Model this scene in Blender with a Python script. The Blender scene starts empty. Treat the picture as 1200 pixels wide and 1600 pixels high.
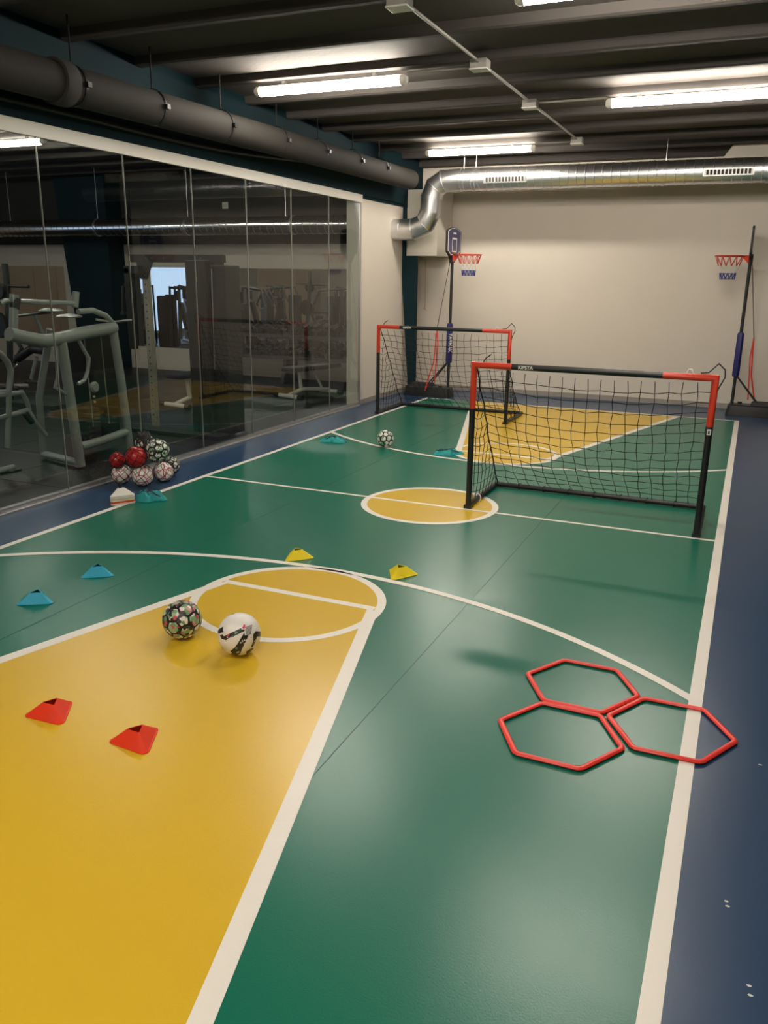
import bpy, bmesh, math, random
import numpy as np
from mathutils import Vector, Matrix, noise

random.seed(7)
S = bpy.context.scene
COL = S.collection
PI = math.pi

# ---------------------------------------------------------------- camera
F, PITCH, YAW, ROLL, CH = 1278.48, 0.27971, 0.40997, 0.014088, 1.8
cy, sy, cp, sp = math.cos(YAW), math.sin(YAW), math.cos(PITCH), math.sin(PITCH)
FW = Vector((-sy*cp, cy*cp, -sp)); _r = Vector((cy, sy, 0)); _u = _r.cross(FW)
RT = math.cos(ROLL)*_r + math.sin(ROLL)*_u
UP = -math.sin(ROLL)*_r + math.cos(ROLL)*_u
EYE = Vector((0, 0, CH))
cd = bpy.data.cameras.new('camera'); cam = bpy.data.objects.new('camera', cd); COL.objects.link(cam)
cd.sensor_fit = 'VERTICAL'; cd.sensor_height = 24; cd.lens = 24*F/1600; cd.clip_start = .05; cd.clip_end = 100
M = Matrix((RT, UP, -FW)).transposed().to_4x4(); M.translation = EYE
cam.matrix_world = M
S.camera = cam

# ---------------------------------------------------------------- world, exposure
w = bpy.data.worlds.new('world'); S.world = w; w.use_nodes = True
w.node_tree.nodes['Background'].inputs[0].default_value = (.8, .85, 1, 1)
w.node_tree.nodes['Background'].inputs[1].default_value = .02
S.view_settings.view_transform = 'Standard'; S.view_settings.look = 'None'
S.view_settings.gamma = 1; S.view_settings.use_curve_mapping = False
S.view_settings.exposure = 1.0
LAMP = 58.0        # emission of the court's tube lamps
GYM_LAMP = 34.0    # emission of the gym's tube lamps


# pixel (1200 x 1600) to a point of the place
def ray(q): return RT*((q[0]-600)/F) - UP*((q[1]-800)/F) + FW
def onX(q, X): d = ray(q); return EYE + d*(X/d.x)
def onY(q, Y): d = ray(q); return EYE + d*(Y/d.y)
def onZ(q, Z): d = ray(q); return EYE + d*((Z-CH)/d.z)


# ---------------------------------------------------------------- materials
MATS = {}
def mat(name, col, rough=.5, metal=0., bump=0., bscale=60., var=0., vscale=3., spec=.5, coat=0., emit=None, estr=0.):
    if name in MATS: return MATS[name]
    m = bpy.data.materials.new(name); m.use_nodes = True; nt = m.node_tree; N, L = nt.nodes, nt.links
    b = N['Principled BSDF']
    b.inputs['Base Color'].default_value = (*col, 1); b.inputs['Roughness'].default_value = rough
    b.inputs['Metallic'].default_value = metal; b.inputs['Specular IOR Level'].default_value = spec
    b.inputs['Coat Weight'].default_value = coat
    if emit:
        b.inputs['Emission Color'].default_value = (*emit, 1); b.inputs['Emission Strength'].default_value = estr
    if var > 0 or bump > 0:
        tc = N.new('ShaderNodeTexCoord')
    if var > 0:
        n = N.new('ShaderNodeTexNoise'); n.inputs['Scale'].default_value = vscale; n.inputs['Detail'].default_value = 5
        L.new(tc.outputs['Object'], n.inputs['Vector'])
        mx = N.new('ShaderNodeMix'); mx.data_type = 'RGBA'
        mx.inputs[6].default_value = (*[c*(1-var) for c in col], 1); mx.inputs[7].default_value = (*[min(1, c*(1+var)) for c in col], 1)
        L.new(n.outputs['Fac'], mx.inputs[0]); L.new(mx.outputs[2], b.inputs['Base Color'])
    if bump > 0:
        n2 = N.new('ShaderNodeTexNoise'); n2.inputs['Scale'].default_value = bscale; n2.inputs['Detail'].default_value = 3
        L.new(tc.outputs['Object'], n2.inputs['Vector'])
        bp = N.new('ShaderNodeBump'); bp.inputs['Strength'].default_value = bump; bp.inputs['Distance'].default_value = .01
        L.new(n2.outputs['Fac'], bp.inputs['Height']); L.new(bp.outputs['Normal'], b.inputs['Normal'])
    MATS[name] = m
    return m

def floor_mat(name, col, rough=.285, bump=.05):
    """Satin vinyl: fine grain, faint scuffs that make patches a little duller."""
    m = mat(name, col, rough, bump=bump, bscale=170, var=.03, vscale=.9, spec=.42)
    nt = m.node_tree; N, L = nt.nodes, nt.links; b = N['Principled BSDF']
    tc = [n for n in N if n.type == 'TEX_COORD'][0]
    n = N.new('ShaderNodeTexNoise'); n.inputs['Scale'].default_value = 7; n.inputs['Detail'].default_value = 8; n.inputs['Roughness'].default_value = .65
    L.new(tc.outputs['Object'], n.inputs['Vector'])
    mr = N.new('ShaderNodeMapRange'); mr.inputs[3].default_value = rough-.008; mr.inputs[4].default_value = rough+.010
    mr.inputs[1].default_value = .3; mr.inputs[2].default_value = .7
    L.new(n.outputs['Fac'], mr.inputs[0]); L.new(mr.outputs[0], b.inputs['Roughness'])
    return m

M_BLUE = floor_mat('court_blue', (.016, .050, .115))
M_GREEN = floor_mat('court_green', (.004, .142, .088))
M_YELL = floor_mat('court_yellow', (.67, .43, .024))
M_LINE = floor_mat('court_line', (.80, .76, .68), .38)
M_SEAM = mat('vinyl_seam', (.008, .06, .04), .6)
M_CREAM = mat('cream_wall', (.64, .58, .50), .7, bump=.05, bscale=40, var=.03)
M_CREAM2 = mat('cream_box', (.60, .56, .48), .7)
M_TEAL = mat('teal_paint', (.006, .022, .029), .8, spec=.15, bump=.04, bscale=20, var=.15)
M_CEIL = mat('ceiling_paint', (.075, .063, .055), .85, bump=.25, bscale=30, var=.15, vscale=2)
M_JOIST = mat('joist_paint', (.050, .043, .038), .85, bump=.2, bscale=40, var=.12)
M_BASEB = mat('skirting', (.30, .27, .24), .55)
M_ALU = mat('aluminium', (.55, .54, .52), .38, .9)
M_RAIL = mat('white_rail', (.68, .64, .57), .45)
M_PVC = mat('grey_pipe', (.032, .029, .025), .8, spec=.2, bump=.03, bscale=8, var=.1)
M_GALV = mat('galvanised', (.74, .745, .75), .33, 1., bump=.03, bscale=6, var=.06, vscale=9)
M_DARKM = mat('dark_steel', (.025, .025, .025), .45, .7)
M_BLACK = mat('black_plastic', (.012, .012, .013), .38)
M_BLKM = mat('black_matte', (.014, .013, .013), .65)
M_RED = mat('red_tube', (.62, .045, .018), .35)
M_ORRED = mat('red_orange', (.72, .05, .02), .38)
M_HEX = mat('hex_red', (.85, .045, .03), .38)
M_NET = mat('net_cord', (.012, .014, .013), .8)
M_WHITE = mat('white_plastic', (.75, .73, .68), .4)
M_CONDUIT = mat('conduit', (.32, .30, .27), .5)
M_RUBBER = mat('rubber_floor', (.012, .013, .0135), .42, bump=.1, bscale=200, var=.15)
M_RUBBASE = mat('rubber_joint', (.07, .07, .065), .8)
M_GREYM = mat('machine_grey', (.36, .37, .36), .32, .2)
M_DGREY = mat('machine_dark', (.045, .047, .047), .4)
M_SHROUD = mat('shroud', (.014, .0145, .014), .5)
M_CHROME = mat('chrome', (.75, .75, .75), .12, 1.)
M_PAD = mat('black_pad', (.015, .015, .016), .45)
M_BENCHW = mat('bench_white', (.62, .60, .54), .35)
M_NAVY = mat('navy_pad', (.018, .018, .13), .5)
M_NAVYB = mat('navy_board', (.03, .03, .10), .35)
M_BEIGE = mat('beige_panel', (.70, .50, .36), .6)
M_GREYW = mat('gym_wall', (.42, .41, .37), .7)

def glass_mat():
    m = bpy.data.materials.new('tinted_glass'); m.use_nodes = True; nt = m.node_tree; N, L = nt.nodes, nt.links
    N.clear()
    out = N.new('ShaderNodeOutputMaterial'); tr = N.new('ShaderNodeBsdfTransparent'); gl = N.new('ShaderNodeBsdfGlossy')
    tr.inputs[0].default_value = (.82, .85, .825, 1); gl.inputs['Roughness'].default_value = .008
    fr = N.new('ShaderNodeFresnel'); fr.inputs['IOR'].default_value = 1.5
    mu = N.new('ShaderNodeMath'); mu.operation = 'MULTIPLY'; mu.inputs[1].default_value = 1.15; mu.use_clamp = True
    ge = N.new('ShaderNodeNewGeometry')
    sb = N.new('ShaderNodeMath'); sb.operation = 'SUBTRACT'; sb.inputs[0].default_value = 1
    m2 = N.new('ShaderNodeMath'); m2.operation = 'MULTIPLY'
    mix = N.new('ShaderNodeMixShader')
    L.new(fr.outputs[0], mu.inputs[0]); L.new(ge.outputs['Backfacing'], sb.inputs[1])
    L.new(mu.outputs[0], m2.inputs[0]); L.new(sb.outputs[0], m2.inputs[1])
    L.new(m2.outputs[0], mix.inputs[0]); L.new(tr.outputs[0], mix.inputs[1]); L.new(gl.outputs[0], mix.inputs[2])
    L.new(mix.outputs[0], out.inputs[0])
    return m
M_GLASS = glass_mat()
M_MIRROR = mat('mirror', (.86, .88, .87), .01, 1.)

def camo_mat(name, cols, scale, seed=0):
    m = bpy.data.materials.new(name); m.use_nodes = True; nt = m.node_tree; N, L = nt.nodes, nt.links
    b = N['Principled BSDF']; b.inputs['Roughness'].default_value = .35
    tc = N.new('ShaderNodeTexCoord'); n = N.new('ShaderNodeTexVoronoi'); n.inputs['Scale'].default_value = scale; n.inputs['Randomness'].default_value = 1
    mp = N.new('ShaderNodeMapping'); mp.inputs['Location'].default_value = (seed, seed*.7, 0)
    L.new(tc.outputs['Object'], mp.inputs['Vector']); L.new(mp.outputs[0], n.inputs['Vector'])
    r = N.new('ShaderNodeValToRGB'); r.color_ramp.interpolation = 'CONSTANT'
    sx = N.new('ShaderNodeSeparateColor'); L.new(n.outputs['Color'], sx.inputs[0]); L.new(sx.outputs[0], r.inputs[0])
    e = r.color_ramp.elements
    e[0].position = 0; e[0].color = (*cols[0], 1); e[1].position = 1/len(cols); e[1].color = (*cols[1], 1)
    for i in range(2, len(cols)):
        x = e.new(i/len(cols)); x.color = (*cols[i], 1)
    L.new(r.outputs[0], b.inputs['Base Color'])
    return m
def crack_mat(name, base, line, scale, width=.05, seed=0.):
    """Thin printed lines around irregular cells (voronoi edges)."""
    m = bpy.data.materials.new(name); m.use_nodes = True; nt = m.node_tree; N, L = nt.nodes, nt.links
    b = N['Principled BSDF']; b.inputs['Roughness'].default_value = .35
    tc = N.new('ShaderNodeTexCoord'); n = N.new('ShaderNodeTexVoronoi'); n.feature = 'DISTANCE_TO_EDGE'; n.inputs['Scale'].default_value = scale
    mp = N.new('ShaderNodeMapping'); mp.inputs['Location'].default_value = (seed, seed*.7, seed*.3)
    L.new(tc.outputs['Object'], mp.inputs['Vector']); L.new(mp.outputs[0], n.inputs['Vector'])
    lt = N.new('ShaderNodeMath'); lt.operation = 'LESS_THAN'; lt.inputs[1].default_value = width; L.new(n.outputs['Distance'], lt.inputs[0])
    mx = N.new('ShaderNodeMix'); mx.data_type = 'RGBA'; mx.inputs[6].default_value = (*base, 1); mx.inputs[7].default_value = (*line, 1)
    L.new(lt.outputs[0], mx.inputs[0]); L.new(mx.outputs[2], b.inputs['Base Color'])
    return m


# ---------------------------------------------------------------- mesh builder
class MB:
    def __init__(self): self.v = []; self.f = []
    def add(self, vs, fs):
        o = len(self.v); self.v += [tuple(x) for x in vs]; self.f += [tuple(i+o for i in f) for f in fs]; return self
    def box(self, a, b):
        x0, y0, z0 = a; x1, y1, z1 = b
        x0, x1 = min(x0, x1), max(x0, x1); y0, y1 = min(y0, y1), max(y0, y1); z0, z1 = min(z0, z1), max(z0, z1)
        return self.add([(x0,y0,z0),(x1,y0,z0),(x1,y1,z0),(x0,y1,z0),(x0,y0,z1),(x1,y0,z1),(x1,y1,z1),(x0,y1,z1)],
                        [(0,3,2,1),(4,5,6,7),(0,1,5,4),(1,2,6,5),(2,3,7,6),(3,0,4,7)])
    def prism(self, poly, z0, z1):
        n = len(poly)
        return self.add([(x,y,z0) for x,y in poly]+[(x,y,z1) for x,y in poly],
                        [tuple(range(n-1,-1,-1)), tuple(range(n,2*n))]+[(i,(i+1)%n,(i+1)%n+n,i+n) for i in range(n)])
    def loft(self, rings, closed=True, caps=True):
        n = len(rings[0]); vs = [p for r in rings for p in r]; fs = []
        for k in range(len(rings)-1):
            for i in range(n if closed else n-1):
                j = (i+1) % n; fs.append((k*n+i, k*n+j, (k+1)*n+j, (k+1)*n+i))
        if caps: fs += [tuple(range(n-1,-1,-1)), tuple(range((len(rings)-1)*n, len(rings)*n))]
        return self.add(vs, fs)
    def tube(self, pts, r, n=10, caps=True, flat=1., closed=False):
        pts = [Vector(p) for p in pts]; rs = r if isinstance(r, (list, tuple)) else [r]*len(pts)
        N = len(pts); rings = []; up = None
        for i, p in enumerate(pts):
            if closed: a = (p-pts[i-1]).normalized(); b = (pts[(i+1) % N]-p).normalized()
            else:
                a = (p-pts[i-1]).normalized() if i else (pts[1]-p).normalized()
                b = (pts[i+1]-p).normalized() if i < N-1 else a
            t = (a+b); t = t.normalized() if t.length > 1e-6 else a
            if up is None:
                up = Vector((0,0,1)) if abs(t.z) < .9 else Vector((0,1,0))
            x = up.cross(t); x = x.normalized() if x.length > 1e-6 else Vector((1,0,0)).cross(t).normalized()
            y = t.cross(x).normalized(); up = y
            k = 1/max(.45, math.sqrt(max(0., (1+a.dot(b))/2)))
            bis = (b-a)
            ring = []
            for j in range(n):
                th = 2*PI*j/n; o = x*math.cos(th)*rs[i] + y*math.sin(th)*rs[i]*flat
                if bis.length > 1e-4:
                    bn = bis.normalized(); o = o + bn*(o.dot(bn))*(k-1)
                ring.append(p+o)
            rings.append(ring)
        if closed: rings.append(rings[0]); caps = False
        return self.loft(rings, caps=caps)
    def lathe(self, prof, n=24, c=(0,0,0), axis='z', caps=False):
        rings = []
        for r, h in prof:
            ring = []
            for j in range(n):
                a = 2*PI*j/n; x, y = r*math.cos(a), r*math.sin(a)
                p = (x, y, h) if axis == 'z' else ((h, x, y) if axis == 'x' else (y, h, x))
                ring.append((p[0]+c[0], p[1]+c[1], p[2]+c[2]))
            rings.append(ring)
        return self.loft(rings, caps=caps)
    def sphere(self, c, r, n=24, m=14):
        rings = []
        for k in range(m+1):
            t = PI*k/m; rr = max(1e-4, r*math.sin(t))
            rings.append([(c[0]+rr*math.cos(2*PI*j/n), c[1]+rr*math.sin(2*PI*j/n), c[2]-r*math.cos(t)) for j in range(n)])
        return self.loft(rings)
    def build(self, name, m, parent=None, smooth=None, bevel=0.):
        org = Vector((0,0,0))
        if parent is not None and parent.get('_w'): org = Vector(parent['_w'])
        me = bpy.data.meshes.new(name)
        me.from_pydata([tuple(Vector(v)-org) for v in self.v], [], self.f); me.update()
        bm = bmesh.new(); bm.from_mesh(me); bmesh.ops.recalc_face_normals(bm, faces=bm.faces); bm.to_mesh(me); bm.free()
        me.materials.append(m)
        if smooth: me.shade_smooth() if smooth is True else me.set_sharp_from_angle(angle=math.radians(smooth))
        if smooth and smooth is not True:
            me.polygons.foreach_set('use_smooth', [True]*len(me.polygons)); me.set_sharp_from_angle(angle=math.radians(smooth))
        o = bpy.data.objects.new(name, me); COL.objects.link(o)
        if parent is not None:
            o.parent = parent
            if parent.get('_w'): o['_w'] = parent['_w']; 
        if bevel > 0:
            b = o.modifiers.new('bevel', 'BEVEL'); b.width = bevel; b.segments = 2; b.limit_method = 'ANGLE'
        return o

def tag(o, label, cat, group=None, kind=None):
    if label: o['label'] = label
    if cat: o['category'] = cat
    if group: o['group'] = group
    if kind: o['kind'] = kind
    return o
def thing(name, label, cat, loc=(0,0,0), rz=0, group=None, world=True):
    """An Empty at the thing's base; with world=True its parts are given in world coordinates."""
    o = bpy.data.objects.new(name, None); COL.objects.link(o); o.location = loc; o.rotation_euler.z = rz; o.empty_display_size = .1
    if world: o['_w'] = tuple(loc)
    return tag(o, label, cat, group)
def struct(o): o['kind'] = 'structure'; return o
def dup(root, loc, rz, label=None, group=None):
    r = root.copy(); COL.objects.link(r); r.location = loc; r.rotation_euler = (0, 0, rz)
    if label: r['label'] = label
    if group: r['group'] = group
    for ch in list(root.children):
        c = ch.copy(); COL.objects.link(c); c.parent = r
        for g in ch.children:
            d = g.copy(); COL.objects.link(d); d.parent = c
    return r
def text_part(name, body, size, m, parent, matrix, extrude=.0008, align='CENTER'):
    cu = bpy.data.curves.new(name, 'FONT'); cu.body = body; cu.size = size; cu.extrude = extrude; cu.align_x = align; cu.align_y = 'CENTER'
    cu.offset = size*.02
    t = bpy.data.objects.new(name, cu); COL.objects.link(t)
    dg = bpy.context.evaluated_depsgraph_get(); me = bpy.data.meshes.new_from_object(t.evaluated_get(dg))
    bpy.data.objects.remove(t); bpy.data.curves.remove(cu)
    me.transform(matrix); me.materials.clear(); me.materials.append(m); me.name = name
    o = bpy.data.objects.new(name, me); COL.objects.link(o); o.parent = parent
    return o

# ================================================================ the setting
GX = -5.085                      # face of the glass wall
BY, ZC = 13.08, 3.575             # back wall, ceiling slab
XR, XL, YN = .80, -16., -4.      # right wall, far wall of the gym, wall behind the camera
CX = -2.25                       # centre line of the court

fl = struct(MB().box((GX-.02, YN, -.12), (XR, BY, 0)).build('floor', M_BLUE))
def paint(mb, name, m): o = mb.build(name, m, fl); return o
YA, YB = .28, 11.95              # end lines (outer)
XA, XB = -4.50, .007             # side lines (outer)
YM = 6.115
def slab(x0, y0, x1, y1, z): return MB().box((x0, y0, z-.0006), (x1, y1, z))
paint(slab(XA+.02, YA+.02, XB-.02, YB-.02, .0006), 'green_surface', M_GREEN)
LZ = .0022
def arcpoly(cx, cy_, r0, r1, a0, a1, n=64):
    mb = MB()
    for i in range(n):
        t0, t1 = a0+(a1-a0)*i/n, a0+(a1-a0)*(i+1)/n
        q = [(cx+r*math.cos(t), cy_+r*math.sin(t)) for r, t in ((r0,t0),(r1,t0),(r1,t1),(r0,t1))]
        mb.add([(x,y,LZ) for x,y in q], [(0,1,2,3)])
    return mb
def disc(cx, cy_, r, z, n=72): return [(cx+r*math.cos(2*PI*i/n), cy_+r*math.sin(2*PI*i/n)) for i in range(n)]
paint(MB().prism(disc(CX, YM, .55, 0), .0007, .0014), 'centre_circle_paint', M_YELL)
for sgn, yft, ye in ((-1, 3.885, YA+.02), (1, 2*YM-3.885, YB-.02)):
    d = abs(ye-yft); hw0 = .50; hw1 = .50+.272*d
    paint(MB().prism([(CX-hw0, yft), (CX+hw0, yft), (CX+hw1, ye), (CX-hw1, ye)][::-sgn], .0007, .0013), 'key_paint', M_YELL)
    cyy = 3.81 if sgn < 0 else 2*YM-3.81
    paint(MB().prism(disc(CX, cyy, .54, 0), .0007, .0016), 'free_throw_circle_paint', M_YELL)
    paint(arcpoly(CX, cyy, .515, .565, 0, 2*PI, 96), 'circle_line', M_LINE)
    paint(slab(CX-.50, yft-.0, CX+.50, yft+.05, LZ), 'free_throw_line', M_LINE) if sgn < 0 else paint(slab(CX-.50, yft-.05, CX+.50, yft, LZ), 'free_throw_line', M_LINE)
    for s in (-1, 1):
        a, b = (CX+s*.465, yft), (CX+s*(hw1-.035), ye); wdt = .07
        mb = MB(); q = [(a[0], a[1]), (a[0]+s*wdt, a[1]), (b[0]+s*wdt, b[1]), (b[0], b[1])]
        mb.add([(x, y, LZ+.0001) for x, y in q], [(0,1,2,3)]); paint(mb, 'key_line', M_LINE)
    cya = .91 if sgn < 0 else 2*YM-.91
    th = math.acos(2.215/3.465)
    paint(arcpoly(CX, cya, 3.44, 3.49, -sgn*th if sgn > 0 else th, -sgn*(PI-th) if sgn > 0 else PI-th, 110), 'arc_line', M_LINE)
paint(arcpoly(CX, YM, .515, .565, 0, 2*PI, 96), 'circle_line', M_LINE)
paint(slab(XA+.03, YM-.018, XB-.03, YM+.018, LZ-.0002), 'halfway_line', M_LINE)
paint(slab(XA, YA, XA+.052, YB, LZ+.0002), 'side_line', M_LINE); paint(slab(XB-.058, YA, XB, YB, LZ+.0002), 'side_line', M_LINE)
paint(slab(XA, YB-.045, XB, YB, LZ+.0001), 'end_line', M_LINE); paint(slab(XA, YA, XB, YA+.05, LZ+.0001), 'end_line', M_LINE)
for x in (-1.297, -3.30):
    paint(slab(x-.0016, YA, x+.0016, YB, .0012), 'vinyl_seam', M_SEAM)
MKS = MB()
for q in ((1135,1408), (1170,1540), (1188,1195), (1172,1555), (1137,1416)):
    p = onZ(q, 0); a = random.random()*3
    MKS.prism([(p.x+.006*math.cos(t+a)*(1+.5*random.random()), p.y+.004*math.sin(t+a)) for t in np.linspace(0, 2*PI, 7)[:-1]], 0, .0004)
paint(MKS, 'scuff_marks', M_LINE)['kind'] = 'stuff'

# walls
struct(MB().box((XL, BY, 0), (XR, BY+.15, ZC)).build('wall_back', M_CREAM))
struct(MB().box((XR, YN, 0), (XR+.15, BY, ZC)).build('wall_right', mat('dark_wall', (.022,.023,.022), .7)))
struct(MB().box((XL, YN-.15, 0), (XR, YN, ZC)).build('wall_front', M_CREAM))
JY = 10.75
wl = struct(MB().box((GX-.21, JY, 0), (-5.145+.03, BY, 2.84)).build('wall_left', M_CREAM))
struct(MB().box((GX-.22, YN, 2.875), (GX-.002, BY, ZC)).build('trim_1', M_TEAL))          # teal beam over the glass
struct(MB().box((GX-.22, YN, 2.83), (GX-.03, BY, 2.875)).build('trim_2', M_TEAL))
b1 = MB().box((-4.9, BY-.015, 0), (XR, BY, .075)).build('baseboard_back', M_BASEB); struct(b1)
struct(MB().box((-5.115, JY+.02, 0), (-5.10, BY-.02, .07)).build('baseboard_left', M_BASEB))
struct(MB().box((XR-.015, YN, 0), (XR, BY, .075)).build('baseboard_right', M_BASEB))
# ceiling and its joists
ce = struct(MB().box((XL, YN, ZC), (XR, BY, ZC+.15)).build('ceiling', M_CEIL))
k = 0
y = 5.47-.85*11
while y < 12.6:
    mb = MB(); rnd = random.Random(int(y*100))
    xs = np.linspace(XL, XR, 60); rings = []
    for x in xs:
        e = rnd.uniform(-.003, .003); z0 = 3.5+rnd.uniform(-.002, .002)
        rings.append([(x, y-.085+e, ZC), (x, y-.075+e, z0+.012), (x, y-.055+e, z0), (x, y-.004, z0), (x, y+.0, z0+.012), (x, y+.01, ZC)])
    mb.loft(rings); mb.build('joist', M_JOIST, ce)
    y += .85

struct(MB().box((-5.08, BY-.20, 3.465), (XR, BY, ZC)).build('trim_6', M_JOIST))
# teal tapered column in the corner, another on the gym's back wall
def column(x0b, x0t, x1, y0, y1, zt, parent_label):
    mb = MB(); mb.loft([[(x0b,y0,0),(x1,y0,0),(x1,y1,0),(x0b,y1,0)], [(x0t,y0,zt),(x1,y0,zt),(x1,y1,zt),(x0t,y1,zt)]])
    return mb
_c = MB(); _q = lambda x0, x1, z: [(x0,12.335,z),(x1,12.335,z),(x1,12.395,z),(x0,12.395,z)]
_c.loft([_q(-4.968,-4.858,0), _q(-5.139,-4.868,2.12)]); _c.loft([_q(-5.139,-5.072,2.12), _q(-5.21,-5.072,3.0)])
o = _c.build('tapered_column', M_TEAL)
tag(o, 'dark teal tapered steel column in the corner behind the black goal', 'column'); 
o = column(-12.06, -12.42, -11.20, 12.65, BY-.001, ZC-.01, '').build('tapered_column', M_TEAL)
tag(o, 'wide dark teal column on the gym wall behind the glass', 'column')

# glass wall: panes, seals, rails
win = bpy.data.objects.new('window_1', None); COL.objects.link(win); win['kind'] = 'structure'
seams = [5.06+.955*i for i in range(-9, 6)]
edges = seams+[10.79]
for a, b in zip(edges[:-1], edges[1:]):
    MB().box((GX-.022, a+.003, .045), (GX-.010, b-.003, 2.78)).build('pane', M_GLASS, win)
M_SEAL = mat('seal', (.26, .25, .23), .2)
for a in seams:
    MB().box((GX-.023, a-.0022, .045), (GX-.009, a+.0022, 2.78)).build('seal', M_SEAL, win)
MB().box((GX-.04, YN, 2.775), (GX+.005, JY+.06, 2.875)).build('top_rail', M_RAIL, win)
MB().box((GX-.05, YN, 0), (GX+.0, JY, .045)).box((GX-.05, YN, 0), (GX+.02, JY, .012)).build('bottom_rail', M_ALU, win)
MB().box((GX-.03, JY+.002, .0), (GX-.003, JY+.035, 2.775)).build('end_rail', M_ALU, win)
# corner boxing, pull cord, boxed duct at the right
o = MB().box((-5.066, 12.40, 2.125), (-4.565, BY, 3.085)).build('trim_3', M_CREAM2); struct(o)
o = MB().loft([[(-.62,12.45,3.36),(XR,12.45,3.36),(XR,BY,3.36),(-.62,BY,3.36)], [(-.48,12.45,ZC-.02),(XR,12.45,ZC-.02),(XR,BY,ZC-.02),(-.48,BY,ZC-.02)]]).build('trim_4', M_CREAM2); struct(o)

# ================================================================ duct and pipe
R = .15
dp = [onY(q, 12.0) for q in ((612,359),(650,359))]
path = [Vector((-5.12,12.0,2.487)), Vector((-4.80,12.0,2.487)), Vector((-4.62,12.0,2.56)), Vector((-4.535,12.0,2.73)), Vector((-4.525,12.0,2.93)),
        Vector((-4.47,12.0,3.07)), Vector((-4.34,12.0,3.145)), Vector((-4.1,12,3.155))]
duct = thing('ventilation_duct', 'shiny galvanised spiral duct bending down into the wall under the ceiling', 'duct', (-4.1,12.0,3.155))
MB().tube(path, R+.003, 40, caps=False).build('duct_elbow', M_GALV, duct, smooth=14)
for k_ in range(1, len(path)-1):
    n_ = ((path[k_]-path[k_-1]).normalized()+(path[k_+1]-path[k_]).normalized()).normalized()
    MB().tube([path[k_]-n_*.006, path[k_]+n_*.006], R+.014, 40).build('gore_seam', M_GALV, duct, smooth=35)
def ribbed(x0, x1, z, r, pitch, yy=12.0):
    mb = MB(); prof = []; x = x0
    while x < x1:
        prof += [(r, x), (r, x+pitch-.018), (r+.006, x+pitch-.013), (r+.006, x+pitch-.004)]; x += pitch
    prof.append((r, x)); mb.lathe(prof, 40, (0, yy, z), 'x'); return mb
ribbed(-4.12, XR-.02, 3.155, R, .115).build('duct_run', M_GALV, duct, smooth=35)
for x in (-4.08, -3.86, -1.42, -1.30, -.05):
    MB().lathe([(R, x-.018), (R+.009, x-.016), (R+.009, x+.016), (R, x+.018)], 40, (0,12.0,3.155), 'x').build('joint_band', M_GALV, duct, smooth=35)
for p_, n_ in ((path[1], (1,0,0)), (path[3], (.3,0,1)), (path[4], (.15,0,1))):
    n_ = Vector(n_).normalized(); MB().tube([p_-n_*.014, p_+n_*.014], R+.008, 32).build('joint_band', M_GALV, duct, smooth=35)
MB().lathe([(R+.003,-5.0),(R+.006,-4.995),(R+.003,-4.99)],32,(0,12.0,2.487),'x').build('joint_band', M_GALV, duct, smooth=35)
def vent(x0, x1, zc, par):
    ang = math.radians(32)      # where on the duct's front the grille sits
    n_ = Vector((0, -math.cos(ang*.3), -math.sin(ang*.3))); c = Vector((0, 12.0, 3.155))+n_*(R+.004); t = Vector((1,0,0)); u_ = n_.cross(t)
    def bx(a0, a1, b0, b1, d0, d1, nm, m):
        vs = [c+t*a+u_*b+n_*d for d in (d0, d1) for a, b in ((a0,b0),(a1,b0),(a1,b1),(a0,b1))]
        return MB().add(vs, [(0,3,2,1),(4,5,6,7),(0,1,5,4),(1,2,6,5),(2,3,7,6),(3,0,4,7)]).build(nm, m, par)
    f = bx(x0, x1, -.045, .045, -.02, .006, 'vent_frame', M_GALV)
    bx(x0+.02, x1-.02, -.030, .030, .005, .0075, 'vent_backing', M_BLKM)
    n = int((x1-x0)/.045)
    for i in range(n):
        xx = x0+.03+i*(x1-x0-.06)/(n-1); bx(xx-.008, xx+.008, -.030, .030, .006, .016, 'vent_slat', M_ALU)
vent(-3.70, -3.08, 3.13, duct); vent(-.80, -.20, 3.13, duct)
for x, zt in ((-4.46+.42, 3.5), (-3.86, 3.52), (-1.28, 3.56)):
    MB().tube([(x,12.0,3.30),(x,12.0,ZC-.005)], .005, 6).build('hanger_rod', M_GALV, duct)

gd = thing('gym_duct', 'long silver spiral duct crossing the dark gym behind the glass', 'duct', (-9,12.1,2.58))
ribbed(-15.9, -5.30, 2.58, .14, .13, 12.1).build('duct_run', mat('galvanised_gloss', (.78, .785, .79), .2, 1.), gd, smooth=35)
for x in (-13.3, -8.95, -6.9, -10.9): MB().lathe([(.14,x-.018),(.15,x-.015),(.15,x+.015),(.14,x+.018)],36,(0,12.1,2.58),'x').build('joint_band', M_GALV, gd, smooth=35)
for x in (-10.9, -8.95, -7.05, -13.0): MB().tube([(x,12.1,2.70),(x,12.1,ZC-.005)], .006, 6).build('hanger_rod', M_GALV, gd)

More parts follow.
